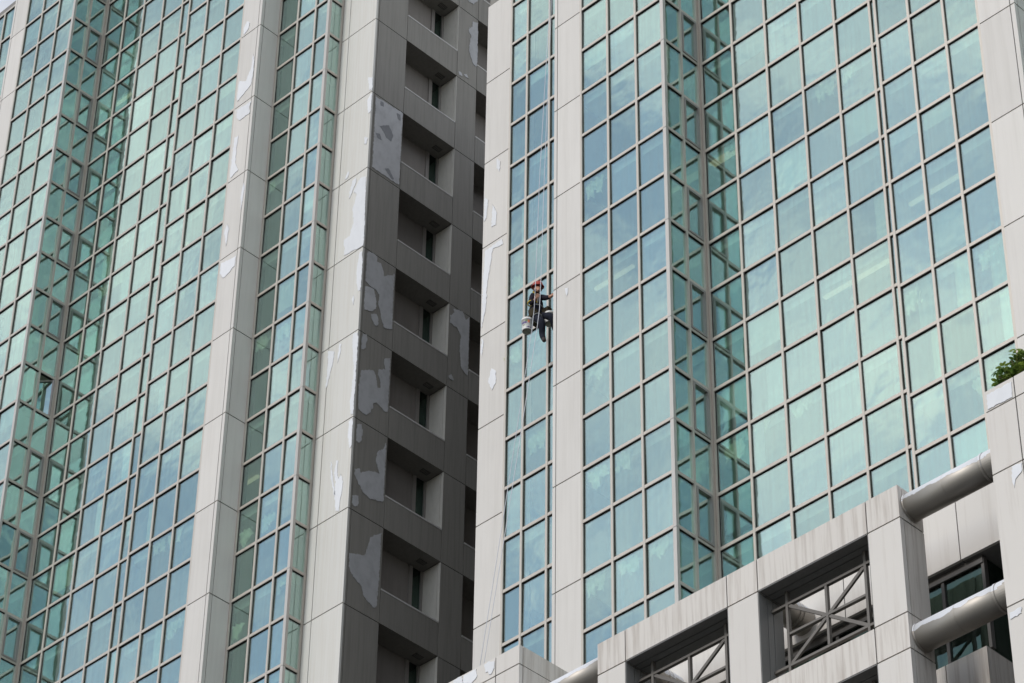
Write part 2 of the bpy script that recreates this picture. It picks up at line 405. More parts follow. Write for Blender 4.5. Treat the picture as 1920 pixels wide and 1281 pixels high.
# ------------------------------------------------------------------ towers
class Tower:
    def __init__(s, name, label, z0, k0, k1, Y, par, ydeep, ktop=None):
        s.ktop = k1 if ktop is None else ktop
        s.z0, s.k0, s.k1, s.Y, s.par, s.ydeep = z0, k0, k1, Y, par, ydeep
        s.root = empty(name, (0, 0, 0)); s.panes = []
        tag(s.root, label, 'building')
    def z(s, k): return s.z0 + k * H
    def place(s, x, y): s.root.location = (x, y, GROUND)

    def face_y(s, xs, Y, ends=(1, 1), kmin=None, kmax=None, sash=None):
        k0 = s.k0 if kmin is None else kmin; k1 = s.k1 if kmax is None else kmax
        for i, x in enumerate(xs):
            if (i == 0 and not ends[0]) or (i == len(xs) - 1 and not ends[1]): continue
            lo, hi = x - MW, x + MW
            if i == 0: lo, hi = x, x + 0.06
            if i == len(xs) - 1: lo, hi = x - 0.06, x
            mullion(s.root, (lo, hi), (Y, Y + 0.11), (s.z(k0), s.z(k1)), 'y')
        for k in range(k0, k1 + 1):
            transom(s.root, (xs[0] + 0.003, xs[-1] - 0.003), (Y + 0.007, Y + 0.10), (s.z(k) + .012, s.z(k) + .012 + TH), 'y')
        for k in range(k0, k1):
            for a, b in zip(xs[:-1], xs[1:]):
                s.panes.append(((a + 0.02, b - 0.02), (Y + 0.045, Y + 0.057), (s.z(k) + 0.08, s.z(k + 1) + 0.03), 'y'))
    def face_x(s, ys, X, sash_par=None, open_row=None):
        """glazed return that looks towards +X"""
        for i, y in enumerate(ys):
            lo, hi = y - MW, y + MW
            if i == 0: continue
            if i == len(ys) - 1: lo, hi = y - 0.08, y - 0.002
            box('mullion', 'frame_metal', s.root, (X - 0.11, X), (lo, hi), (s.z(s.k0), s.z(s.k1)))
        for k in range(s.k0, s.k1 + 1):
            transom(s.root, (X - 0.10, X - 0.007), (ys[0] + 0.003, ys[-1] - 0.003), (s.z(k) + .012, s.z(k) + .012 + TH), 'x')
        for k in range(s.k0, s.k1):
            for j, (a, b) in enumerate(zip(ys[:-1], ys[1:])):
                zr = (s.z(k) + 0.08, s.z(k + 1) + 0.03)
                if sash_par is not None and j == len(ys) - 2 and (k - sash_par) % 2 == 0:
                    px = to_px(Vector((X, (a + b) / 2, s.z(k + .5))))
                    seen = -40 < px[0] < 1960 and -80 < px[1] < 1360
                    if seen:
                        s.sash(X, a + MW + 0.003, b - 0.093, s.z(k) + TH + 0.003, s.z(k + 1) - 0.003, k == open_row)
                        if k == open_row: continue
                s.panes.append(((X - 0.057, X - 0.045), (a + 0.02, b - 0.02), zr, 'x'))
    def sash(s, X, y0, y1, z0, z1, opened):
        """casement frame in the return; the open one swings out about its inner upright"""
        t = 0.055; d0, d1 = -0.055, 0.012
        wy = y1 - y0
        hinge = Vector((X, y1, z0))
        L = [((d0, d1), (-wy, -wy + t), (0, z1 - z0)), ((d0, d1), (-t, 0), (0, z1 - z0)),
             ((d0, d1), (-wy + t, -t), (0, t)), ((d0, d1), (-wy + t, -t), (z1 - z0 - t, z1 - z0))]
        V, F = [], []
        for x, y, z in L:
            b = len(V); V += [(a, c, e) for a in x for c in y for e in z]
            F += [tuple(b + i for i in f) for f in [(0, 1, 3, 2), (4, 6, 7, 5), (0, 4, 5, 1), (2, 3, 7, 6), (0, 2, 6, 4), (1, 5, 7, 3)]]
        o = mesh_obj('window_sash', V, F, 'sash_metal', s.root, hinge)
        if opened:
            o.rotation_euler = (0, 0, math.radians(-50))
            o['label'] = 'casement sash standing open'
            p = link('glass_pane', cube_mesh('mirror_glass'), None)
            p.parent = o; p.location = (-0.02, -wy / 2, (z1 - z0) / 2); p.scale = (0.01, wy - 2 * t + 0.01, z1 - z0 - 2 * t + 0.01)
    def fin(s, X, Y):
        """aluminium corner post, jointed every second row"""
        ks = [k for k in range(s.k0, s.k1 + 1) if (k - s.par) % 2 == 0]
        for a, b in zip(ks[:-1], ks[1:]):
            box('corner_post', 'corner_metal', s.root, (X - 0.085, X + 0.012), (Y - 0.012, Y + 0.072), (s.z(a) + 0.006, s.z(b) - 0.006))
    def panels_y(s, x0, x1, Y, par, mat='white_panel', splits=(), side=None, kmax=None):
        """cladding panels two rows high; gaps open onto a dark backing"""
        ks = [k for k in range(s.k0 - 1, (s.k1 if kmax is None else kmax - 1) + 2) if (k - par) % 2 == 0]
        xs = [x0] + list(splits) + [x1]
        yb = side if side else Y + 0.5
        boxes_mesh('joint_backing', 'joint_and_shade_dark', s.root, [((x0 + 0.03, x1 - 0.03), (Y + 0.05, yb - 0.03), (s.z(ks[0]), s.z(ks[-1])))])
        for a, b in zip(ks[:-1], ks[1:]):
            for i, (p, q) in enumerate(zip(xs[:-1], xs[1:])):
                g0 = 0 if i == 0 else 0.011; g1 = 0 if i == len(xs) - 2 else 0.011
                box('cladding_panel', mat, s.root, (p + g0, q - g1), (Y, Y + 0.06), (s.z(a) + GAP / 2, s.z(b) - GAP / 2))
    def panels_x(s, X, y0, y1, par, mat='white_panel', splits=()):
        ks = [k for k in range(s.k0 - 1, s.k1 + 2) if (k - par) % 2 == 0]
        ys = [y0] + list(splits) + [y1]
        for a, b in zip(ks[:-1], ks[1:]):
            for i, (p, q) in enumerate(zip(ys[:-1], ys[1:])):
                g0 = 0.061 if i == 0 else 0.009; g1 = 0 if i == len(ys) - 2 else 0.009
                box('cladding_panel', mat, s.root, (X - 0.06, X), (p + g0, q - g1), (s.z(a) + GAP / 2, s.z(b) - GAP / 2))
    def interior(s, secs, xl, xr):
        """floor slabs, core wall and roof behind the curtain wall"""
        yb = s.Y['rec'] + 2.6
        for k in range(s.k0, s.k1 + 2):
            if (k - s.par) % 2: continue
            L = []
            for i, (a, b, y) in enumerate(secs):
                if i < 2 and k > s.ktop: continue
                L.append(((a, b), (y + 0.16, yb), (s.z(k) - 0.22, s.z(k) + 0.06)))
            boxes_mesh('floor_slab', 'ceiling_paint', s.root, L)
        box('core_wall', 'interior_wall', s.root, (secs[2][0], xr - 0.77), (yb, s.ydeep), (GROUND, s.z(s.k1) + 0.4))
        box('core_wall', 'interior_wall', s.root, (xl + 0.31, secs[2][0] - .002), (yb, s.ydeep), (GROUND, s.z(s.ktop)))
        boxes_mesh('base_wall', 'concrete', s.root, [((a, b), (y + 0.10, yb), (GROUND, s.z(s.k0) - 0.3)) for a, b, y in secs])
        for sec in (secs[:2], secs[2:]): boxes_mesh('roof_slab', 'concrete', s.root, [((a, b), (y + 0.02, yb), (s.z(s.ktop if sec is secs[:2] or len(sec) == 2 else s.k1) + TH + 0.02, s.z(s.ktop if len(sec) == 2 else s.k1) + 0.30)) for a, b, y in sec])
    def glaze(s):
        me = cube_mesh('mirror_glass')
        vis, rest = [], []
        for p in s.panes:
            c = Vector([(p[i][0] + p[i][1]) / 2 for i in range(3)])
            u, v = to_px(c)
            inn = -45 < u < 1965 and -50 < v < 1330
            (vis if inn else rest).append((c.dot(FW), p, c))
        vis.sort(key=lambda t: t[0])
        rest += vis[300:]; vis = vis[:300]
        for _, p, c in vis:
            o = link('glass_pane', me, s.root, c)
            o.scale = [p[i][1] - p[i][0] for i in range(3)]
            a, b = random.gauss(0, 0.0038), random.gauss(0, 0.0038)
            o.rotation_euler = (a, 0, b) if p[3] == 'y' else (0, a, b)
        if rest:
            o = boxes_mesh('glass_pane', 'mirror_glass', s.root, [t[1][:3] for t in rest])
            o['kind'] = 'stuff'

def sp(a, b, n): return [a + (b - a) * i / n for i in range(n + 1)]

def build_tower(t, X, open_row=None):
    """X: the ten plan stations from the left pier to the right pier"""
    Y = t.Y
    secs = [(X[0] + .31, X[1] + .1, Y['pier']), (X[1] + .1, X[2] + .1, Y['D']), (X[2] + .1, X[3], Y['A']), (X[3], X[4] - .17, Y['A']), (X[4] - .17, X[5] + .1, Y['rec']),
            (X[5] + .1, X[6], Y['A']), (X[6], X[7] - .1, Y['A']), (X[7] - .1, X[8] - .17, Y['D']), (X[8] - .17, X[9] - 0.76, Y['pier'] + .3)]
    t.place((X[0] + X[9]) / 2, Y['A'])
    t.interior(secs, X[0], X[9])
    r = t.root
    # left pier, left bay
    t.panels_y(X[0], X[1] - 0.035, Y['pier'], 1 - t.par, kmax=t.ktop)
    w = X[2] - X[1]
    t.face_y([X[1], X[1] + w * .275, X[1] + w * .625, X[2]], Y['D'], ends=(1, 1), kmax=t.ktop)
    box('return_wall', 'frame_metal', r, (X[1] + 0.001, X[1] + 0.05), (Y['D'] + 0.121, Y['pier'] + 0.3), (t.z(t.k0), t.z(t.ktop)))
    # left pillar with corner trim on its left, frame strip on its right
    t.panels_y(X[2], X[3], Y['A'], t.par, splits=(X[2] + 0.10,), side=Y['D'] + 0.3)
    box('return_wall', 'white_panel', r, (X[2], X[2] + 0.028), (Y['A'] + 0.062, Y['D'] + 0.3), (t.z(t.k0), t.z(t.k1)))
    # three columns, corner post, glazed return
    t.face_y(sp(X[3], X[4], 3), Y['A'], ends=(1, 0))
    t.fin(X[4], Y['A'])
    ym = Y['A'] + (Y['rec'] - Y['A']) * 0.50
    t.face_x([Y['A'] + 0.055, ym, Y['rec'] + 0.01], X[4], sash_par=t.par, open_row=open_row)
    # recessed face
    xs = sp(X[4], X[5] - 0.03, 6)
    xs[0] = X[4] + 0.003
    t.face_y(xs, Y['rec'], ends=(1, 0))
    # right-hand columns, their hidden flank, right pillar
    box('return_wall', 'frame_metal', r, (X[5], X[5] + 0.05), (Y['A'] + 0.121, Y['rec'] + 0.2), (t.z(t.k0), t.z(t.k1)))
    t.face_y(sp(X[5], X[6], 3), Y['A'], ends=(1, 1))
    t.panels_y(X[6], X[7], Y['A'], t.par, splits=(X[7] - 0.11,), side=Y['D'] + 0.3)
    t.panels_x(X[7], Y['A'], Y['D'] + 0.05, t.par, splits=(Y['A'] + 0.11,))
    # right bay
    w = X[8] - X[7]
    t.face_y([X[7] + 0.003, X[7] + w * .375, X[7] + w * .725, X[8]], Y['D'], ends=(1, 0))
    t.fin(X[8], Y['D'])
    t.face_x([Y['D'] + 0.055, Y['pier'] + 0.01], X[8])
    t.panels_y(X[8] + 0.012, X[9], Y['pier'], 1 - t.par, mat='cream_panel' if open_row else 'white_panel', splits=(X[8] + 0.29,), side=Y['pier'] + 0.4)

YL = {'A': 38.828, 'D': 39.485, 'pier': 40.022, 'rec': 40.054}
YR = {'A': 38.552, 'D': 39.208, 'pier': 39.745, 'rec': 39.806}
TL = Tower('office_tower', 'glass office tower with a grey side wall of recessed balcony windows and peeling piers', 42.2436, -4, 26, YL, 1, 62.0, 23)
TR = Tower('office_tower', 'glass office tower that the rope worker hangs on, behind the pipe-linked podium', 37.6966, -7, 16, YR, 0, 62.0)
XL = [-65.79, -64.41, -62.22, -61.47, -58.76, -52.79, -50.11, -49.307, -47.119, -45.74]
XR = [-41.0, -39.628, -37.434, -36.596, -33.910, -27.900, -25.258, -24.375, -22.18, -20.80]
build_tower(TL, XL, open_row=9)
build_tower(TR, XR)

# side wall of the left tower: grey panels and recessed openings
def side_wall(t, X, bays):
    r = t.root
    XB = X - 0.67
    ks = [k for k in range(t.k0 - 1, t.k1 + 2) if (k - (1 - t.par)) % 2 == 0]
    zt = t.z(ks[-1])
    box('side_wall', 'joint_and_shade_dark', r, (XB - 0.6, XB - 0.05), (YL['pier'] + 0.46, t.ydeep - 0.02), (GROUND, zt))
    box('side_wall', 'joint_and_shade_dark', r, (XB - 0.04, X - 0.03), (YL['pier'] + 0.47, t.ydeep - 0.03), (GROUND, t.z(ks[0]) - 0.02))
    y = YL['pier'] + 0.061
    for a, b in zip(ks[:-1], ks[1:]):
        za, zb = t.z(a), t.z(b)
        box('corner_trim', 'grey_panel', r, (X - 0.3, X), (y, y + 0.045), (za + .012, zb - .012))
        box('cladding_panel', 'grey_panel', r, (XB, X), (y + 0.063, 41.20), (za + .012, zb - .012))
        yy = 41.20
        for i in range(bays):
            y0, y1, y2 = yy, yy + 1.97, yy + 2.73
            px = to_px(Vector((X, (y0 + y1) / 2, za + 1)))
            seen = -60 < px[1] < 1400 and i < 2
            zs = za + 0.69 * H
            box('spandrel_panel', 'grey_panel', r, (XB, X), (y0 + .016, y1 - .016), (za + 0.012, zs))
            box('sill', 'sill_paint', r, (X - 0.16, X + 0.008), (y0 + .018, y1 - .018), (zs + 0.002, zs + 0.045))
            box('cladding_panel', 'grey_panel', r, (XB, X), (y1, y2), (za + .012, zb - .012))
            box('recess_wall', 'brown_wall', r, (XB - 0.045, XB + 0.01), (y0 + .002, y1 - 0.48), (zs + .05, zb + 0.01))
            if seen:
                wz = (zs + 0.05, zb - 0.004)
                box('window_frame', 'sash_metal', r, (XB - 0.03, XB + 0.05), (y1 - 0.478, y1 - 0.36), wz)
                box('glass_pane', 'dark_glass', r, (XB - 0.01, XB + 0.002), (y1 - 0.359, y1 - 0.07), wz)
                box('window_frame', 'sash_metal', r, (XB - 0.03, XB + 0.05), (y1 - 0.069, y1 - 0.013), wz)
                box('reveal_sheet', 'pale_trim', r, (XB + 0.055, X - 0.11), (y1 - 0.012, y1 - 0.002), wz)
                box('reveal_trim', 'pale_trim', r, (X - 0.095, X - 0.004), (y1 - 0.014, y1 - 0.002), (zs + 0.05, zb - 0.004))
                # ceiling vent in the soffit
                vz = zb + 0.012
                V = [((X - 0.42, X - 0.28), (y1 - 0.46, y1 - 0.44), (vz - 0.012, vz - 0.001)), ((X - 0.42, X - 0.28), (y1 - 0.22, y1 - 0.20), (vz - 0.012, vz - 0.001)),
                     ((X - 0.43, X - 0.41), (y1 - 0.46, y1 - 0.20), (vz - 0.013, vz - 0.001)), ((X - 0.29, X - 0.27), (y1 - 0.46, y1 - 0.20), (vz - 0.013, vz - 0.001))]
                for q in range(4):
                    V.append(((X - 0.42, X - 0.28), (y1 - 0.41 + q * 0.05, y1 - 0.395 + q * 0.05), (vz - 0.010, vz - 0.001)))
                boxes_mesh('soffit_vent', 'rear_frame', r, V)
            yy = y2
        box('cladding_panel', 'grey_panel', r, (XB, X), (yy + .016, t.ydeep - 0.04), (za + .012, zb - .012))
side_wall(TL, XL[9], 3)
# plain flanks that close the towers
box('side_wall', 'grey_panel', TR.root, (XR[0] + 0.002, XR[0] + 0.3), (YR['pier'] + 0.062, 62.0), (GROUND, TR.z(TR.k1) + 0.4))
box('side_wall', 'white_panel', TR.root, (XR[9] - 0.76, XR[9] - 0.005), (YR['pier'] + 0.062, 62.0), (GROUND, TR.z(TR.k1) + 0.4))
box('side_wall', 'white_panel', TL.root, (XL[0] + 0.002, XL[0] + 0.3), (YL['pier'] + 0.062, 62.0), (GROUND, TL.z(22)))
TL.glaze(); TR.glaze()

# ------------------------------------------------------------------ paint patches
def zpts(ox, oy, s, L): return [(ox + x * s, oy + y * s) for x, y in L]
Z3 = lambda L: zpts(630, 430, .2418, L)
Z4 = lambda L: zpts(620, 720, .2418, L)
Z5 = lambda L: zpts(600, 150, .2108, L)
Z6 = lambda L: zpts(400, 830, .35211, L)
ZP = lambda L: zpts(400, 0, .4367, L)
ZQ = lambda L: zpts(880, 240, .4211, L)
s_ = 280 / 1708
M4 = lambda L: zpts(660, 540, s_, L)
T4 = lambda L: zpts(700, 0, s_, L)
M3 = lambda L: zpts(420, 540, s_, L)
SIDE = ('X', XL[9], 1)
side_patches = [
    Z3([(245,172),(290,190),(320,215),(318,255),(345,265),(360,310),(372,370),(400,355),(445,362),(450,345),(440,560),(432,775),(415,778),(370,760),(350,690),(345,640),(325,580),(335,510),(310,470),(270,450),(228,400),(236,260)]),
    Z3([(226,445),(290,455),(310,560),(308,620),(275,640),(219,620),(218,540)]),
    Z3([(275,655),(310,655),(325,690),(325,750),(300,745),(272,690)]),
    Z3([(207,815),(235,815),(242,855),(225,925),(199,930),(197,880)]),
    Z3([(197,1095),(250,1090),(290,1100),(310,1150),(320,1230),(340,1235),(345,1190),(325,1130),(330,1090),(380,1085),(372,1040),(375,1005),(418,1000)]) + Z4([(452,0),(440,218),(420,215),(385,180),(350,145),(330,150),(325,190),(300,225),(280,240),(245,230),(214,190),(219,0)]),
    Z4([(207,312),(238,314),(245,370),(238,440),(215,458),(196,440),(199,360)]),
    Z4([(428,455),(410,505),(365,520),(352,590),(360,640),(378,700),(360,690),(300,675),(230,690),(222,658),(186,660),(184,700),(210,760),(250,840),(300,890),(340,900),(396,916),(408,900),(416,700)]),
    Z4([(169,864),(213,867),(216,920),(205,950),(182,950),(166,930)]),
    Z6([(893,482),(835,505),(825,545),(805,600),(724,590),(722,660),(735,700),(790,770),(800,820),(850,880),(866,875),(878,760),(889,560)]),
    M4([(1165,240),(1260,270),(1300,370),(1342,335),(1333,600),(1323,1000),(1290,980),(1260,930),(1245,900),(1230,700),(1245,560),(1210,470),(1150,420),(1120,400),(1124,310),(1170,290)]),
    M4([(1105,1000),(1130,985),(1160,1050),(1150,1062),(1110,1035)]),
    T4([(1135,250),(1196,262),(1186,756),(1165,766),(1130,710),(1095,600),(1100,500),(1115,410),(1090,350),(1095,320),(1130,310)]),
    T4([(972,822),(1000,828),(1015,870),(982,862)]), T4([(1035,850),(1060,850),(1090,905),(1050,880)]),
    T4([(1080,-20),(1195,-20),(1190,20),(1140,50),(1090,20)]),
    Z5([(497,150),(733,296),(700,938),(464,778)]),
]
for L in side_patches: patch('paint_patch', 'grey_primer', TL.root, L, SIDE, jag=0.018)
for L in [Z5([(525,410),(610,405),(650,500),(630,550),(590,520),(560,460)]), Z5([(490,470),(530,480),(548,540),(510,520)]),
          Z5([(570,790),(610,790),(655,885),(640,890)]), Z5([(535,190),(565,205),(565,240),(535,230)]), Z5([(680,300),(715,310),(712,370),(690,350)])]:
    patch('paint_patch', 'dark_smear', TL.root, L, SIDE, jag=0.012, lift=0.005)
PIER = ('Y', YL['pier'], -1)
for L in [Z5([(430,-20),(472,-20),(465,90),(440,85)]), Z5([(455,122),(464,122),(455,280),(430,300),(425,180)]), Z5([(255,812),(235,850),(225,888),(245,880),(262,820)]),
          Z5([(412,860),(370,870),(345,900),(300,1000),(330,1010),(310,1100),(290,1150),(300,1240),(300,1281)]) + Z3([(120,0),(110,50),(60,90),(70,150),(63,205),(110,180),(200,135),(216,125),(222,0)]),
          Z5([(320,870),(290,900),(265,1000),(260,1060),(285,1010),(325,900)]), Z5([(400,510),(425,515),(415,580),(395,560)]),
          Z3([(205,172),(185,185),(165,290),(160,420),(175,480),(193,470),(208,250)]), Z3([(135,510),(145,540),(135,590),(125,560)]),
          Z3([(172,802),(135,812),(130,900),(135,1000),(140,1100),(120,1280)]) + Z4([(150,150),(160,238),(178,232),(184,100)]) + Z3([(150,1250),(160,1050),(174,850)]),
          Z4([(172,262),(145,292),(135,400),(150,500),(162,480),(170,350)]),
          M3([(1195,722),(1265,730),(1250,850),(1220,960),(1190,1100),(1165,1150),(1180,1000),(1190,850)]), M3([(1325,640),(1345,640),(1330,760),(1300,860),(1310,760)]),
          Z4([(45,590),(60,600),(52,690),(62,740),(80,700),(97,760),(90,830),(75,900),(65,985),(40,985),(30,850),(42,760),(30,700)]),
          Z4([(0,610),(10,605),(12,680),(30,800),(38,870),(28,860),(5,740)])]:
    patch('paint_patch', 'primer_patch', TL.root, L, PIER, jag=0.018)
for L in [ZP([(146,92),(158,100),(150,128),(133,148),(131,125)]), ZP([(172,232),(178,260),(170,330),(160,368),(105,436),(102,420),(112,350),(140,350),(165,290)]),
          ZP([(165,434),(155,460),(158,486),(112,518),(100,508),(102,474),(150,444)]), ZP([(92,592),(108,584),(100,640),(95,700),(108,730),(77,764),(72,756)]),
          ZP([(130,784),(136,800),(120,900),(118,850)]), ZP([(32,1134),(98,1100),(93,1140),(60,1180),(42,1196),(30,1180)]), ZP([(60,962),(68,980),(55,1058),(48,1000)])]:
    patch('paint_patch', 'primer_patch', TL.root, L, ('Y', YL['A'], -1), jag=0.018)
for L in [ZQ([(70,312),(85,322),(78,400),(66,418)]), ZQ([(105,340),(122,380),(120,430),(100,440)]), ZQ([(72,548),(148,496),(150,520),(105,540),(95,610),(80,700),(75,800),(56,890),(56,860),(62,700)]),
          ZQ([(125,138),(140,150),(135,195),(122,180)]), ZQ([(100,1070),(118,1080),(120,1130),(100,1170),(85,1130)]), ZQ([(57,938),(64,950),(57,1020),(52,1000)]),
          [(1059,540),(1066,540),(1064,556),(1060,558)]][:6]:
    patch('paint_patch', 'primer_patch', TR.root, L, ('Y', YR['pier'], -1), jag=0.018)
for L in [[(1060,541),(1066,540),(1065,550),(1063,556),(1061,549)]]:
    patch('paint_patch', 'primer_patch', TR.root, L, ('Y', YR['A'], -1), jag=0.01)

# ------------------------------------------------------------------ ceiling lamps and curtains seen through the glass
def strip(t, px, Y, length):
    """fluorescent batten under the next ceiling behind that pane"""
    zg = at(px[0], px[1], Y=Y).z
    k = math.ceil((zg - t.z0 + 0.30) / H)
    if (k - t.par) % 2: k += 1
    p = at(px[0], px[1], Z=t.z(k) - 0.30)
    if p.y - Y > 2.3 or p.y - Y < 0.2:
        p = at(px[0], px[1], Y=Y + 0.09)
    XX = XL if t is TL else XR
    lo, hi = (XX[4] + .1, XX[5] - .1) if Y == t.Y['rec'] else [(a + .1, b - .15) for a, b in ((XX[3], XX[4]), (XX[5], XX[6]), (XX[7], XX[8])) if a - 1 < p.x < b + 1][0]
    box('ceiling_lamp', 'lamp_tube', t.root, (max(lo, p.x - length / 2), min(hi, p.x + length / 2)), (p.y, p.y + 0.09), (p.z, p.z + 0.05))
for px, ln in [((1335, 305), 0.75), ((1392, 275), 1.4), ((1710, 380), 1.9), ((1610, 520), 1.5), ((1110, 545), 1.9)]:
    strip(TR, px, YR['rec'] if px[0] > 1300 and px[0] < 1690 else YR['A'], ln * 1.3)
for px, ln in [((205, 205), 0.5), ((120, 580), 0.5), ((170, 640), 0.4), ((330, 470), 0.9), ((470, 900), 0.5)]:
    strip(TL, px, YL['rec'] if px[0] < 250 else YL['A'], ln)

def blinds(t, n, seed):
    """roller blinds and half-drawn vertical blinds a hand's breadth behind some panes"""
    rd = random.Random(seed)
    cand = [p for p in t.panes if p[3] == 'y']
    done = 0
    while done < n:
        p = rd.choice(cand)
        c = Vector([(p[i][0] + p[i][1]) / 2 for i in range(3)])
        u, v = to_px(c)
        if not (0 < u < 1920 and 0 < v < 1281): continue
        done += 1
        x0, x1 = p[0][0] + 0.03, p[0][1] - 0.03
        z0, z1 = p[2][0] + 0.02, p[2][1] - 0.02
        if rd.random() < 0.55:
            f = rd.uniform(0.25, 0.6) * (x1 - x0)
            if rd.random() < .5: x1 = x0 + f
            else: x0 = x1 - f
        else:
            z0 = z1 - rd.uniform(0.25, 0.95) * (z1 - z0)
        box('window_blind', rd.choice(['blind_pale', 'blind_warm', 'blind_grey']), t.root, (x0, x1), (p[1][1] + 0.03, p[1][1] + 0.038), (z0, z1))
blinds(TR, 34, 3); blinds(TL, 40, 4)
def curtain(name, px, Y, wd, ht, label, group, seed):
    rnd = random.Random(seed)
    c = at(px[0], px[1], Y=Y + 0.135)
    nx, nz = 14, 8
    V, F = [], []
    ph = rnd.uniform(0, 6)
    for j in range(nz + 1):
        v = j / nz
        for i in range(nx + 1):
            u = i / nx
            edge = 0.10 * math.sin(u * 7 + ph) + 0.07 * math.sin(u * 17 + 2 * ph)
            x = (u - .5) * wd * (1 - 0.25 * v * v + 0.10 * math.sin(v * 5 + ph))
            z = -v * ht * (1 + edge * 2.0)
            y = 0.045 * math.sin(u * 26 + v * 5 + ph) + 0.03 * math.sin(v * 11 + u * 8) + rnd.uniform(-.014, .014)
            V.append((x, y, z + ht / 2))
    for j in range(nz):
        for i in range(nx):
            a = j * (nx + 1) + i
            F.append((a, a + 1, a + nx + 2, a + nx + 1))
    o = mesh_obj(name, V, F, 'curtain_cloth', None, c, True)
    tag(o, label, 'curtain', group)
GR = 'gathered curtains behind the tower glass'
blobs_R = [((1846, 718), 'A'), ((1716, 560), 'A'), ((1584, 142), 'rec'), ((1548, 168), 'rec'), ((1116, 350), 'A'), ((1123, 690), 'A'), ((1120, 893), 'A'), ((1166, 866), 'A'),
           ((1118, 1092), 'A'), ((1180, 1058), 'A'), ((1236, 1024), 'A'), ((962, 668), 'D'), ((965, 535), 'D'), ((1008, 828), 'D'), ((1426, 795), 'rec'), ((1502, 760), 'rec'), ((1858, 482), 'A'), ((1378, 845), 'rec')]
for i, (p, f) in enumerate(blobs_R):
    where = 'in the narrow bay where the rope worker hangs' if f == 'D' else 'in the recessed face above the braced podium frame' if f == 'rec' else 'between the white pillar and the glazed corner' if p[0] < 1300 else 'in the bay above the podium shrub'
    curtain('curtain', p, YR[f], 0.58, 0.44, 'pale bunched curtain behind glass ' + where, GR, i)
blobs_L = [((490, 645), 'D'), ((533, 622), 'D'), ((500, 980), 'D'), ((459, 1008), 'D'), ((522, 1098), 'D'), ((440, 1188), 'D'), ((324, 1180), 'A'), ((342, 545), 'A'), ((60, 255), 'A'),
           ((330, 1005), 'A'), ((300, 1022), 'A'), ((196, 545), 'rec'), ((440, 150), 'A'), ((505, 350), 'D')]
for i, (p, f) in enumerate(blobs_L):
    where = 'in the bay beside the peeling pier' if f == 'D' else 'next to the inner corner with the open casement' if f == 'rec' else 'in the columns beside the flaking pillar' if p[0] > 200 else 'outside the corner with the open casement'
    curtain('curtain', p, YL[f], 0.55, 0.42, 'pale bunched curtain behind glass ' + where, GR, 50 + i)

# ------------------------------------------------------------------ podium with frames, pipes and parapets
PD = empty('podium_building', (-27.6, 33.0, GROUND))
tag(PD, 'white panelled podium frame with cross-braced openings joined to piers by thick grey pipes', 'building')
YF = 33.0
PM = 'podium_panel'
def pan(x, z, y=(YF, YF + 0.62), mat=PM): return box('cladding_panel', mat, PD, (x[0] + .011, x[1] - .011), y, (z[0] + .013, z[1] - .013))
zs = [24.2, 24.97, 25.65, 27.50, 28.18, 30.03, 30.69]
piers = [(-30.935, -30.272), (-27.938, -27.262), (-24.908, -24.226)]
box('joint_backing', 'joint_and_shade_dark', PD, (-30.90, -24.26), (YF + 0.03, YF + 0.59), (30.06, 30.66))
box('joint_backing', 'joint_and_shade_dark', PD, (-30.90, -24.26), (YF + 0.03, YF + 0.59), (27.53, 28.15))
box('joint_backing', 'joint_and_shade_dark', PD, (-30.90, -24.26), (YF + 0.03, YF + 0.59), (24.3, 25.62))
for a, b in piers:
    box('joint_backing', 'joint_and_shade_dark', PD, (a + 0.03, b - 0.03), (YF + 0.032, YF + 0.588), (24.3, 30.6))
    for z0, z1 in zip(zs[:-1], zs[1:]):
        pan((a, b), (z0, z1), (YF, YF + 0.105 - .008), PM if z1 - z0 < 1 else 'podium_clean'); pan((a, b), (z0, z1), (YF + 0.105 + .008, YF + 0.62))
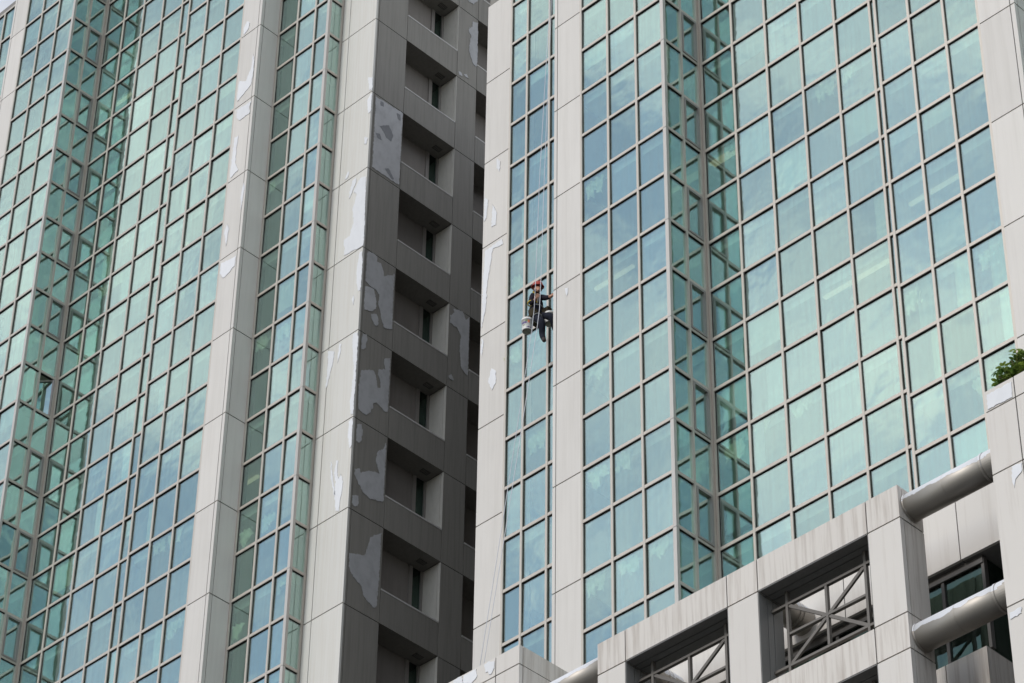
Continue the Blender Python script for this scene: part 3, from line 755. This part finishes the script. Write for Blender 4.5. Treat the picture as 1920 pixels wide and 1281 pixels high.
for (a, b), (c, d) in zip(piers[:-1], piers[1:]):
    for z0, z1 in [(30.03, 30.69), (27.50, 28.18), (24.2, 25.65)]:
        pan((b, c), (z0, z1), (YF, YF + 0.20)); pan((b, c), (z0, z1), (YF + 0.216, YF + 0.36)); pan((b, c), (z0, z1), (YF + 0.376, YF + 0.62))
    for z0, z1 in [(28.18, 30.03), (25.65, 27.50)]:
        for y0, y1 in [(0.008, 0.21), (0.226, 0.36), (0.376, 0.618)]:  # darker grey sheets over the sides and top of each opening
            box('reveal_sheet', 'reveal_soffit_grey', PD, (b + .0005 - .006, b + 0.008), (YF + y0, YF + y1), (z0 + .012, z1 - .020))
            box('reveal_sheet', 'reveal_soffit_grey', PD, (c - 0.008, c + .0055), (YF + y0, YF + y1), (z0 + .012, z1 - .020))
            box('soffit_sheet', 'reveal_soffit_grey', PD, (b + .012, c - .012), (YF + y0, YF + y1), (z1 - 0.010, z1 + .006))
    # cross-braced metal frame set back in the opening
    for zb in (28.18, 25.65):
        y = YF + 0.35; q = 0.033
        cx = (b + c) / 2; xl, xr = cx - 0.835, cx + 0.835
        zl, zm, zh = zb + 0.37, zb + 0.985, zb + 1.585
        fr = empty('brace_frame', (0, 0, 0)); fr.parent = PD; fr.location = Vector((cx, y, zb)) - PD.location
        fr['label'] = 'cross-braced square metal frame'
        base = Vector((cx, y, zb))
        def bar(p1, p2, wx, wy, nm='bar'):
            p1, p2 = Vector(p1), Vector(p2)
            d = p2 - p1
            o = link(nm, cube_mesh('brace_metal')); o.parent = fr
            o.location = (p1 + p2) / 2 - base
            o.scale = (wx, wy, d.length)
            o.rotation_euler = d.to_track_quat('Z', 'Y').to_euler()
            return o
        for xx in (xl, xr): bar((xx, y, zb + 0.003), (xx, y, zb + 1.847), 0.050, 0.072)
        bar((cx, y, zl + .03), (cx, y, zh - .03), 0.048, 0.068)
        for zz in (zl, zh):
            o = bar((b + 0.003, y, zz), (c - 0.003, y, zz), 0.069, 0.047)
        bar((xl + .03, y, zm), (xr - .03, y, zm), 0.066, 0.044)
        bar((xl + .03, y, zl + .03), (xr - .03, y, zh - .03), 0.044, 0.062)
        bar((xl + .03, y, zh - .03), (xr - .03, y, zl + .03), 0.042, 0.060)
# tall piers at either end
def tall_pier(x0, x1, joints, zj, ydeep, side_x):
    zz = [22.0] + zj
    xs = [x0] + joints + [x1]
    box('joint_backing', 'joint_and_shade_dark', PD, (x0 + .03, x1 - .03), (YF + 0.03, ydeep - 0.03), (22.0, zj[-1] - 0.03))
    for z0, z1 in zip(zz[:-1], zz[1:]):
        for a, b in zip(xs[:-1], xs[1:]):
            pan((a - (.008 if a == x0 else 0), b + (.008 if b == x1 else 0)), (z0, z1), (YF, YF + 0.09), 'podium_clean')
        if side_x is not None:
            box('cladding_panel', PM, PD, (side_x - 0.08, side_x), (YF + 0.106, ydeep), (z0 + .009, z1 - .009))
    box('coping', PM, PD, (x0 + .04, x1 - .04), (YF + 0.091, ydeep), (zj[-1] - 0.05, zj[-1] - 0.012))
tall_pier(-37.2, -32.845, [-35.2, -33.44], [27.36, 29.90, 31.17, 31.59], 34.60, -32.845)
tall_pier(-22.372, -18.6, [-21.78, -20.2], [24.8, 27.36, 29.885, 31.14, 31.57], 34.60, None)
# pipes
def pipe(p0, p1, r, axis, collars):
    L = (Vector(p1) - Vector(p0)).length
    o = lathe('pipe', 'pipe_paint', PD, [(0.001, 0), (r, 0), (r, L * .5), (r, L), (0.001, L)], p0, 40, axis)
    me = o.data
    for a, b, rr in collars:
        q = lathe('collar', 'pipe_paint', None, [(r, a), (rr, a), (rr, b), (r, b)], (0, 0, 0), 40, axis)
        q.parent = o
        q.data.polygons.foreach_set('use_smooth', [False] * len(q.data.polygons))
    return o
ZPIPE = at(1841, 883, Y=33.31).z
ZPIPE2 = at(1871, 1126, Y=33.31).z
R_ = 0.245
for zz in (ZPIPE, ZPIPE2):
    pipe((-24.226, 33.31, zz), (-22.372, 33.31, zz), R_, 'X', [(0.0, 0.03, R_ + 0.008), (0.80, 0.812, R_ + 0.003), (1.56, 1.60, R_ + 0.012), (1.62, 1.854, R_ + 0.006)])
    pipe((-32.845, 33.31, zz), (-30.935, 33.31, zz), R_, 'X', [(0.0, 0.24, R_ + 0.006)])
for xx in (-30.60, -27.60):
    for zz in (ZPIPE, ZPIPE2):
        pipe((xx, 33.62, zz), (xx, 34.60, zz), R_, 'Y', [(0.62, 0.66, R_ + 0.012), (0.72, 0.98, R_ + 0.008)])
# rear frame of the podium: solid band, window band, lower band
YB = 34.6
xb = [-37.2, -34.0, -31.4, -29.1, -26.7, -24.255, -21.9, -18.6]
box('joint_backing', 'joint_and_shade_dark', PD, (-37.1, -18.7), (YB + 0.04, 36.0), (30.06, 31.5))
box('joint_backing', 'joint_and_shade_dark', PD, (-37.1, -23.98), (YB + 0.28, 36.2), (22.0, 28.1))
for a, b in zip(xb[:-1], xb[1:]):
    box('cladding_panel', 'podium_clean', PD, (a + .010, b - .010), (YB, YB + 0.06), (30.02, 31.54))
    box('soffit_sheet', 'reveal_soffit_grey', PD, (a + .010, b - .010), (YB + 0.062, 36.0), (30.02, 30.058))
xg = [-37.2, -35.6, -34.0, -32.6, -31.2, -29.8, -28.4, -27.0, -25.6, -24.75, -23.92]
for i, (a, b) in enumerate(zip(xg[:-1], xg[1:])):
    box('glass_pane', 'dark_glass', PD, (a + .02, b - .02), (YB + 0.16, YB + 0.172), (28.2, 29.98))
    box('window_frame', 'rear_frame', PD, (b - .03, b + .03), (YB + 0.12, YB + 0.22), (28.2, 30.0))
    box('cladding_panel', PM, PD, (a + .010, b - (.010 if b < -24 else 0)), (YB, YB + 0.06), (25.0, 28.17))
box('window_frame', 'rear_frame', PD, (-37.2, -23.9), (YB + 0.10, YB + 0.14), (29.86, 30.0))
box('glass_pane', 'dark_glass', PD, (-23.932, -23.92), (YB + 0.24, 36.6), (28.2, 30.0))
box('cladding_panel', PM, PD, (-23.98, -23.92), (YB + 0.065, 36.6), (25.0, 28.17))
box('room_wall', 'interior_wall', PD, (-37.2, -24.1), (36.3, 36.5), (24.0, 30.1))
box('rear_wall', 'brown_wall', PD, (-23.9, -18.6), (37.0, 37.3), (GROUND, 30.9))
box('base_wall', 'concrete', PD, (-37.2, -18.6), (YF + 0.15, 37.0), (GROUND, 22.0))
box('base_wall', 'concrete', PD, (-30.9, -24.3), (YF + 0.05, YF + 0.14), (GROUND, 24.2))
# patches on the podium
B5 = lambda L: zpts(860, 1071, s_, L)
for L in [B5([(300,1070),(360,1035),(405,1030),(412,1110),(380,1170),(350,1185),(310,1140)]), B5([(60,1200),(130,1160),(205,1120),(210,1210),(170,1260),(150,1290),(60,1290)]), B5([(-60,1260),(40,1200),(55,1290),(-60,1320)])]:
    patch('paint_patch', 'primer_patch', PD, L, ('Y', YF, -1), jag=0.015)
for L in [[(1850,742),(1897,716),(1899,745),(1853,768)], [(1898,875),(1917,868),(1916,885),(1904,900),(1902,915),(1898,896)], [(1893,1150),(1916,1138),(1915,1150),(1896,1162)]]:
    patch('paint_patch', 'primer_patch', PD, L, ('Y', YF, -1), jag=0.012)

# ------------------------------------------------------------------ shrub on the tall right-hand pier
SB = Vector((-21.55, 33.42, 31.53))
sh = empty('shrub', SB)
tag(sh, 'leafy green umbrella-plant shrub growing above the white pier coping', 'plant')
def leaf_mesh():
    V, F = [], []
    n = 8
    for i in range(n):
        a = 2 * math.pi * i / n + 0.15 * math.sin(i * 5.0)
        L = 0.125 + 0.025 * math.sin(i * 3.1)
        ca, sa = math.cos(a), math.sin(a)
        prof = [(0.025, 0.004), (0.055, 0.020), (0.095, 0.026), (0.13, 0.017), (0.155, 0.002)]
        b = len(V)
        for r, hw in prof:
            r = r * L / 0.155
            z = 0.035 * r / 0.05 * 0.3 - 2.6 * r * r
            V.append((ca * r - sa * hw, sa * r + ca * hw, z)); V.append((ca * r, sa * r, z - 0.006)); V.append((ca * r + sa * hw, sa * r - ca * hw, z))
        for k in range(len(prof) - 1):
            q = b + 3 * k
            F.append((q, q + 1, q + 4, q + 3)); F.append((q + 1, q + 2, q + 5, q + 4))
    me = bpy.data.meshes.new('compound_leaf'); me.from_pydata(V, [], F); me.materials.append(MATS['leaf_green']); me.update()
    return me
LM = leaf_mesh()
rnd = random.Random(5)
stems = [((1905, 716), (1884, 690), 33.30), ((1900, 716), (1872, 706), 33.15), ((1912, 712), (1905, 668), 33.4), ((1925, 708), (1925, 662), 33.5), ((1915, 712), (1896, 676), 33.3), ((1940, 700), (1945, 668), 33.5), ((1930, 705), (1915, 690), 33.2)]
for (b0, tip, y) in stems:
    p0 = Vector((at(*b0, Y=y).x, 33.42, 31.50)); p1 = at(*tip, Y=y)
    mid = p0.lerp(p1, 0.5) + Vector((0, 0, 0.05))
    tube('stem', 'bark', sh, [p0, mid, p1], [0.014, 0.011, 0.007], 6)
    nl = 11
    for k in range(nl):
        t = 0.35 + 0.65 * k / (nl - 1)
        base = (p0.lerp(mid, t * 2) if t < .5 else mid.lerp(p1, t * 2 - 1))
        d = Vector((rnd.uniform(-1, 1), rnd.uniform(-1, 1), rnd.uniform(-.25, .9))).normalized()
        q = base + d * rnd.uniform(0.07, 0.20)
        if q.z < 31.62: q.z = 31.62 + rnd.uniform(0, .05)
        o = link('leaf', LM, sh, q)
        sc = rnd.uniform(0.75, 1.15); o.scale = (sc, sc, sc)
        dr = (d + Vector((0, 0, 0.9))).normalized()
        o.rotation_euler = dr.to_track_quat('Z', 'Y').to_euler()
        o.rotation_euler.rotate_axis('Z', rnd.uniform(0, 6))
        tube('leaf_stalk', 'leaf_green', sh, [base, q], [0.004, 0.003], 4)

# ------------------------------------------------------------------ rope worker
def J(x, y, Y): return at(x, y, Y=Y)
YC = 38.72
jt = {
    'pelvis': J(1007, 586, YC), 'waist': J(1005, 575, YC), 'chest': J(1005, 561, YC), 'neck': J(1006, 551.5, YC), 'head0': J(1008, 545.5, YC - .02), 'head1': J(1008, 538.5, YC - .01),
    'nose': J(1010.5, 543.5, YC - .12),
    'rsh': J(998.5, 555, YC - .15), 'relb': J(995.0, 569, YC - .21), 'rwr': J(1004.5, 562.5, YC - .30),
    'lsh': J(1013, 557.5, YC + .14), 'lelb': J(1022.5, 558.5, YC + .06), 'lwr': J(1032.5, 557.0, YC - .07),
    'rhip': J(1003, 592, YC - .10), 'rknee': J(1016, 604, YC - .22), 'rank': J(1016.5, 629, YC - .16), 'rtoe': J(1021, 640, YC - .24),
    'lhip': J(1013, 592, YC + .10), 'lknee': J(1036, 594, YC - .10), 'lank': J(1041, 618, YC + .06), 'ltoe': J(1045, 626, YC - .02),
}
rad = {'pelvis': .150, 'waist': .150, 'chest': .172, 'neck': .062, 'head0': .078, 'head1': .088, 'nose': .014, 'rsh': .078, 'relb': .066, 'rwr': .040, 'lsh': .085, 'lelb': .068, 'lwr': .044,
       'rhip': .110, 'rknee': .092, 'rank': .074, 'rtoe': .050, 'lhip': .110, 'lknee': .094, 'lank': .070, 'ltoe': .046}
ed = [('pelvis', 'waist'), ('waist', 'chest'), ('chest', 'neck'), ('neck', 'head0'), ('head0', 'head1'), ('head0', 'nose'), ('chest', 'rsh'), ('rsh', 'relb'), ('relb', 'rwr'), ('chest', 'lsh'), ('lsh', 'lelb'), ('lelb', 'lwr'),
      ('pelvis', 'rhip'), ('rhip', 'rknee'), ('rknee', 'rank'), ('rank', 'rtoe'), ('pelvis', 'lhip'), ('lhip', 'lknee'), ('lknee', 'lank'), ('lank', 'ltoe')]
mats_of = {'pelvis': 1, 'waist': 0, 'chest': 0, 'neck': 3, 'head0': 2, 'head1': 2, 'nose': 2, 'rsh': 0, 'relb': 0, 'rwr': 2, 'lsh': 0, 'lelb': 0, 'lwr': 2, 'rhip': 1, 'rknee': 1, 'rank': 1, 'rtoe': 4, 'lhip': 1, 'lknee': 1, 'lank': 1, 'ltoe': 4}
def fingers(wr, aim, side, key):
    """palm, four fingers of unequal length and a thumb from the side of the palm, slightly curled"""
    aim = aim.normalized(); side = (side - aim * side.dot(aim)).normalized(); nrm = aim.cross(side)
    jt[key + 'palm'] = jt[wr] + aim * 0.075; rad[key + 'palm'] = .030; mats_of[key + 'palm'] = 2
    ed.append((wr, key + 'palm'))
    for i, (o, L) in enumerate([(-.032, .070), (-.011, .080), (.011, .075), (.031, .058)]):
        a = jt[key + 'palm'] + aim * 0.028 + side * o
        b = a + aim * L * .55 + nrm * L * .20
        c = b + aim * L * .30 + nrm * L * .38
        for nme, p, rr in (('a', a, .011), ('b', b, .009), ('c', c, .008)):
            jt[f'{key}f{i}{nme}'] = p; rad[f'{key}f{i}{nme}'] = rr; mats_of[f'{key}f{i}{nme}'] = 2
        ed.extend([(key + 'palm', f'{key}f{i}a'), (f'{key}f{i}a', f'{key}f{i}b'), (f'{key}f{i}b', f'{key}f{i}c')])
    a = jt[wr] + aim * 0.035 - side * 0.040; b = a + aim * 0.042 - side * 0.026 + nrm * .012
    for nme, p, rr in (('a', a, .012), ('b', b, .009)):
        jt[f'{key}t{nme}'] = p; rad[f'{key}t{nme}'] = rr; mats_of[f'{key}t{nme}'] = 2
    ed.extend([(wr, f'{key}ta'), (f'{key}ta', f'{key}tb')])
fingers('lwr', Vector((0.92, -0.15, 0.05)), Vector((0.1, 0.1, -1)), 'l')
fingers('rwr', Vector((0.55, 0.0, 0.8)), Vector((0.5, 0.7, 0.0)), 'r')
names = list(jt)
org = jt['pelvis'].copy()
me = bpy.data.meshes.new('body')
me.from_pydata([tuple(jt[n] - org) for n in names], [(names.index(a), names.index(b)) for a, b in ed], [])
tmp = bpy.data.objects.new('body_tmp', me); COL.objects.link(tmp)
sk = tmp.modifiers.new('skin', 'SKIN'); sk.use_smooth_shade = True
sb = tmp.modifiers.new('sub', 'SUBSURF'); sb.levels = 2; sb.render_levels = 2
for i, n in enumerate(names):
    me.skin_vertices[0].data[i].radius = (rad[n], rad[n])
    me.skin_vertices[0].data[i].use_root = (n == 'pelvis')
dg = bpy.context.evaluated_depsgraph_get()
bm_ = bpy.data.meshes.new_from_object(tmp.evaluated_get(dg))
bpy.data.objects.remove(tmp)
bm_.name = 'person_body'
bm_.materials.clear()
for mm in ('jacket', 'jeans', 'skin', 'mask_cloth', 'boot_leather'): bm_.materials.append(MATS[mm])
segs = [(jt[a] - org, jt[b] - org, a, b) for a, b in ed]
for p in bm_.polygons:
    c = p.center; best = (1e9, 0)
    for a, b, na, nb in segs:
        ab = b - a; t = max(0, min(1, (c - a).dot(ab) / max(ab.length_squared, 1e-9)))
        d = (a + ab * t - c).length - (rad[na] * (1 - t) + rad[nb] * t)
        if d < best[0]: best = (d, mats_of[nb] if t > (0.85 if nb in ('lwr', 'rwr') else 0.62) else mats_of[na])
    p.material_index = best[1]; p.use_smooth = True
WK = bpy.data.objects.new('person', bm_); COL.objects.link(WK); WK.location = org
tag(WK, 'rope-access worker in red helmet, dark jacket and jeans hanging beside the white pillar', 'person')
def wpart(o):
    o.parent = WK; o.location = o.location - WK.location
    return o
HC = jt['head1'] + Vector((0, 0, 0.015))
look = Vector((0.62, -0.62, -0.15)).normalized()
# helmet shell with brim and lamp-like vent ridge
prof = [(0.150, -0.018), (0.152, -0.010), (0.124, 0.0), (0.122, 0.035), (0.108, 0.078), (0.080, 0.108), (0.045, 0.124), (0.001, 0.130)]
hel = wpart(lathe('helmet', 'helmet_red', None, prof, HC, 24)); hel.rotation_euler = (0.10, 0.14, 0)
hel.scale = (1.08, 0.98, 1.0)
rg = tube('helmet_ridge', 'helmet_red', None, [Vector((-0.11, 0, 0.06)), Vector((-0.06, 0, 0.122)), Vector((0, 0, 0.137)), Vector((0.06, 0, 0.122)), Vector((0.11, 0, 0.06))], 0.014, 6)
rg.parent = hel
sidev = Vector((look.y, -look.x, 0)).normalized()
for s in (-1, 1):
    e = lathe('eye', 'eye_dark', None, [(0.001, -0.011), (0.009, -0.006), (0.011, 0), (0.009, 0.006), (0.001, 0.011)], jt['head0'] + look * 0.080 + sidev * 0.030 * s + Vector((0, 0, 0.045)), 10)
    wpart(e)
    ear = lathe('ear', 'skin', None, [(0.001, -0.03), (0.016, -0.02), (0.02, 0), (0.016, 0.02), (0.001, 0.03)], jt['head0'] + sidev * 0.082 * s + Vector((0, 0, 0.02)), 10)
    wpart(ear)
msk = lathe('face_mask', 'mask_cloth', None, [(0.001, -0.055), (0.045, -0.045), (0.066, -0.01), (0.062, 0.02), (0.045, 0.035)], jt['head0'] + look * 0.045 + Vector((0, 0, -0.02)), 16)
wpart(msk)
wpart(tube('chin_strap', 'mask_cloth', None, [HC + sidev * 0.115, jt['head0'] + sidev * .085 + look * .03, jt['head0'] + look * .085 + Vector((0, 0, -.06)), jt['head0'] - sidev * .085 + look * .03, HC - sidev * 0.115], 0.009, 6))
# harness, pouches, arm tool
def hoop(c, r, tilt, mat, nm, tr=0.016):
    P = []
    for i in range(17):
        a = 2 * math.pi * i / 16
        P.append(c + Vector((math.cos(a) * r, math.sin(a) * r, tilt * math.cos(a + .6))))
    wpart(tube(nm, mat, None, P, tr, 6))
hoop(jt['waist'].lerp(jt['pelvis'], .55), 0.165, 0.02, 'strap_pale', 'harness_belt')
hoop(jt['rhip'].lerp(jt['rknee'], .35), 0.105, 0.05, 'strap_pale', 'harness_leg_loop', 0.012)
wpart(tube('harness_strap', 'strap_yellow', None, [jt['rsh'] + Vector((0.05, -0.05, 0.075)), jt['chest'] + Vector((0.10, -0.14, 0.02)), jt['waist'] + Vector((0.13, -0.10, -.03))], 0.014, 6))
wpart(tube('harness_strap', 'strap_pale', None, [jt['lsh'] + Vector((0.03, -0.03, 0.082)), jt['chest'] + Vector((0.15, -0.06, 0.0)), jt['waist'] + Vector((0.14, -0.09, -.03))], 0.012, 6))
hoop(jt['relb'] + Vector((0.01, -0.01, -0.015)), 0.064, 0.03, 'strap_yellow', 'elbow_band', 0.016)
def pouch(c, sx, sy, sz, nm):
    o = mesh_obj(nm, [(x * sx * (0.8 if z < 0 else 1), y * sy * (0.8 if z < 0 else 1), z * sz) for x in (-1, 1) for y in (-1, 1) for z in (-1, 1)],
                 [(0, 1, 3, 2), (4, 6, 7, 5), (0, 4, 5, 1), (2, 3, 7, 6), (0, 2, 6, 4), (1, 5, 7, 3)], 'pouch_cloth', None, c)
    b = o.modifiers.new('round', 'BEVEL'); b.width = 0.03; b.segments = 3
    wpart(o)
pouch(J(999, 588, YC - .20), 0.10, 0.075, 0.115, 'tool_pouch')
pouch(J(1025, 585, YC + .02), 0.11, 0.08, 0.095, 'tool_pouch')
# bosun's seat board under the thighs
bd = box('seat_board', 'pouch_cloth', None, (org.x - .20, org.x + .22), (org.y - .23, org.y + .21), (org.z - .235, org.z - .205)); wpart(bd)

# buckets
def bucket(c, r, h, label, name='bucket'):
    o = lathe(name, 'plastic_white', None, [(0.001, 0.010), (r * .80, 0.010), (r * .86, 0.0), (r * .89, 0.006), (r * .90, 0.03), (r * .97, h * .82), (r * 1.04, h * .83), (r * 1.05, h * .88), (r, h * .89), (r, h), (r * .96, h), (r * .86, 0.03), (0.001, 0.03)], c, 32)
    tag(o, label, 'bucket')
    b = lathe('bucket_bottom', 'bucket_base', None, [(0.001, 0.004), (r * .78, 0.004), (r * .79, 0.009)], (0, 0, 0), 24); b.parent = o
    P = []
    for i in range(11):
        a = math.pi * i / 10
        P.append(Vector((math.cos(a) * r * 1.06, 0.02, h * .86 + math.sin(a) * r * 1.25)))
    hnd = tube('handle', 'strap_pale', None, P, 0.005, 6); hnd.parent = o; hnd.location = P[0]
    return o
def print_arc(o, r0, z0, z1, a0, a1, mat):
    n = 10; V, F = [], []
    for i in range(n + 1):
        a = a0 + (a1 - a0) * i / n
        jz = 0.012 * math.sin(i * 2.3)
        for z in (z0 + jz, z1 - jz):
            rr = r0(z) + 0.0025
            V.append((math.cos(a) * rr, math.sin(a) * rr, z))
    for i in range(n): F.append((2 * i, 2 * i + 2, 2 * i + 3, 2 * i + 1))
    q = mesh_obj('printed_mark', V, F, mat, None, (0, 0, 0)); q.parent = o
bl = at(988.5, 622, Y=YC - .22)
bk = bucket(bl, 0.134, 0.335, 'white bucket with purple and orange print hanging beside the rope worker')
rr = lambda z: 0.134 * (.90 + .07 * (z - .03) / .245)
az = math.atan2(-bl.y, -bl.x)            # the side that looks to the street
print_arc(bk, rr, 0.155, 0.205, az - 1.2, az - .1, 'print_blue')
print_arc(bk, rr, 0.17, 0.25, az + .05, az + .45, 'print_orange')
print_arc(bk, rr, 0.21, 0.25, az - .4, az + .0, 'print_green')
print_arc(bk, rr, 0.04, 0.062, az - .1, az + 1.2, 'print_blue')
print_arc(bk, rr, 0.105, 0.122, az - .9, az - .5, 'print_green')
br_ = at(1031, 608, Y=38.78)
bucket(br_, 0.134, 0.30, 'plain off-white bucket hanging below the knee of the rope worker, against the pillar')

# ropes: from the roof past the worker, then slanting out over the podium
def rope(pts_top, mid, end, label):
    top = [at(x, y, Y=yy) for x, y, yy in pts_top]
    # carried on up to the roof
    d = (top[0] - top[1]).normalized()
    top = [top[0] + d * 3.0] + top
    m_ = at(*mid[:2], Y=mid[2]); e = at(*end[:2], Y=end[2])
    P = top + [m_] + [m_.lerp(e, t) + Vector((0, 0, -0.10 * math.sin(t * math.pi))) for t in (.2, .4, .6, .8, 1.0, 1.25)]
    c = P[0]
    o = tube('rope', 'rope_fibre', None, P, 0.007, 6)
    tag(o, label, 'rope')
rope([(1032, -10, 38.50), (1021, 170, 38.46), (1011, 350, 38.42), (1004, 535, 38.36), (1001.5, 580, 38.34)], (997, 620, 38.33), (905, 1215, 38.25), 'thin white rope passing in front of the worker\'s helmet and chest')
rope([(1035, -10, 38.56), (1027, 170, 38.52), (1020, 350, 38.48), (1014, 530, 38.44), (1011.5, 580, 38.34)], (1007, 615, 38.30), (912, 1215, 38.22), 'thin white rope running behind the worker\'s helmet and over his hip')
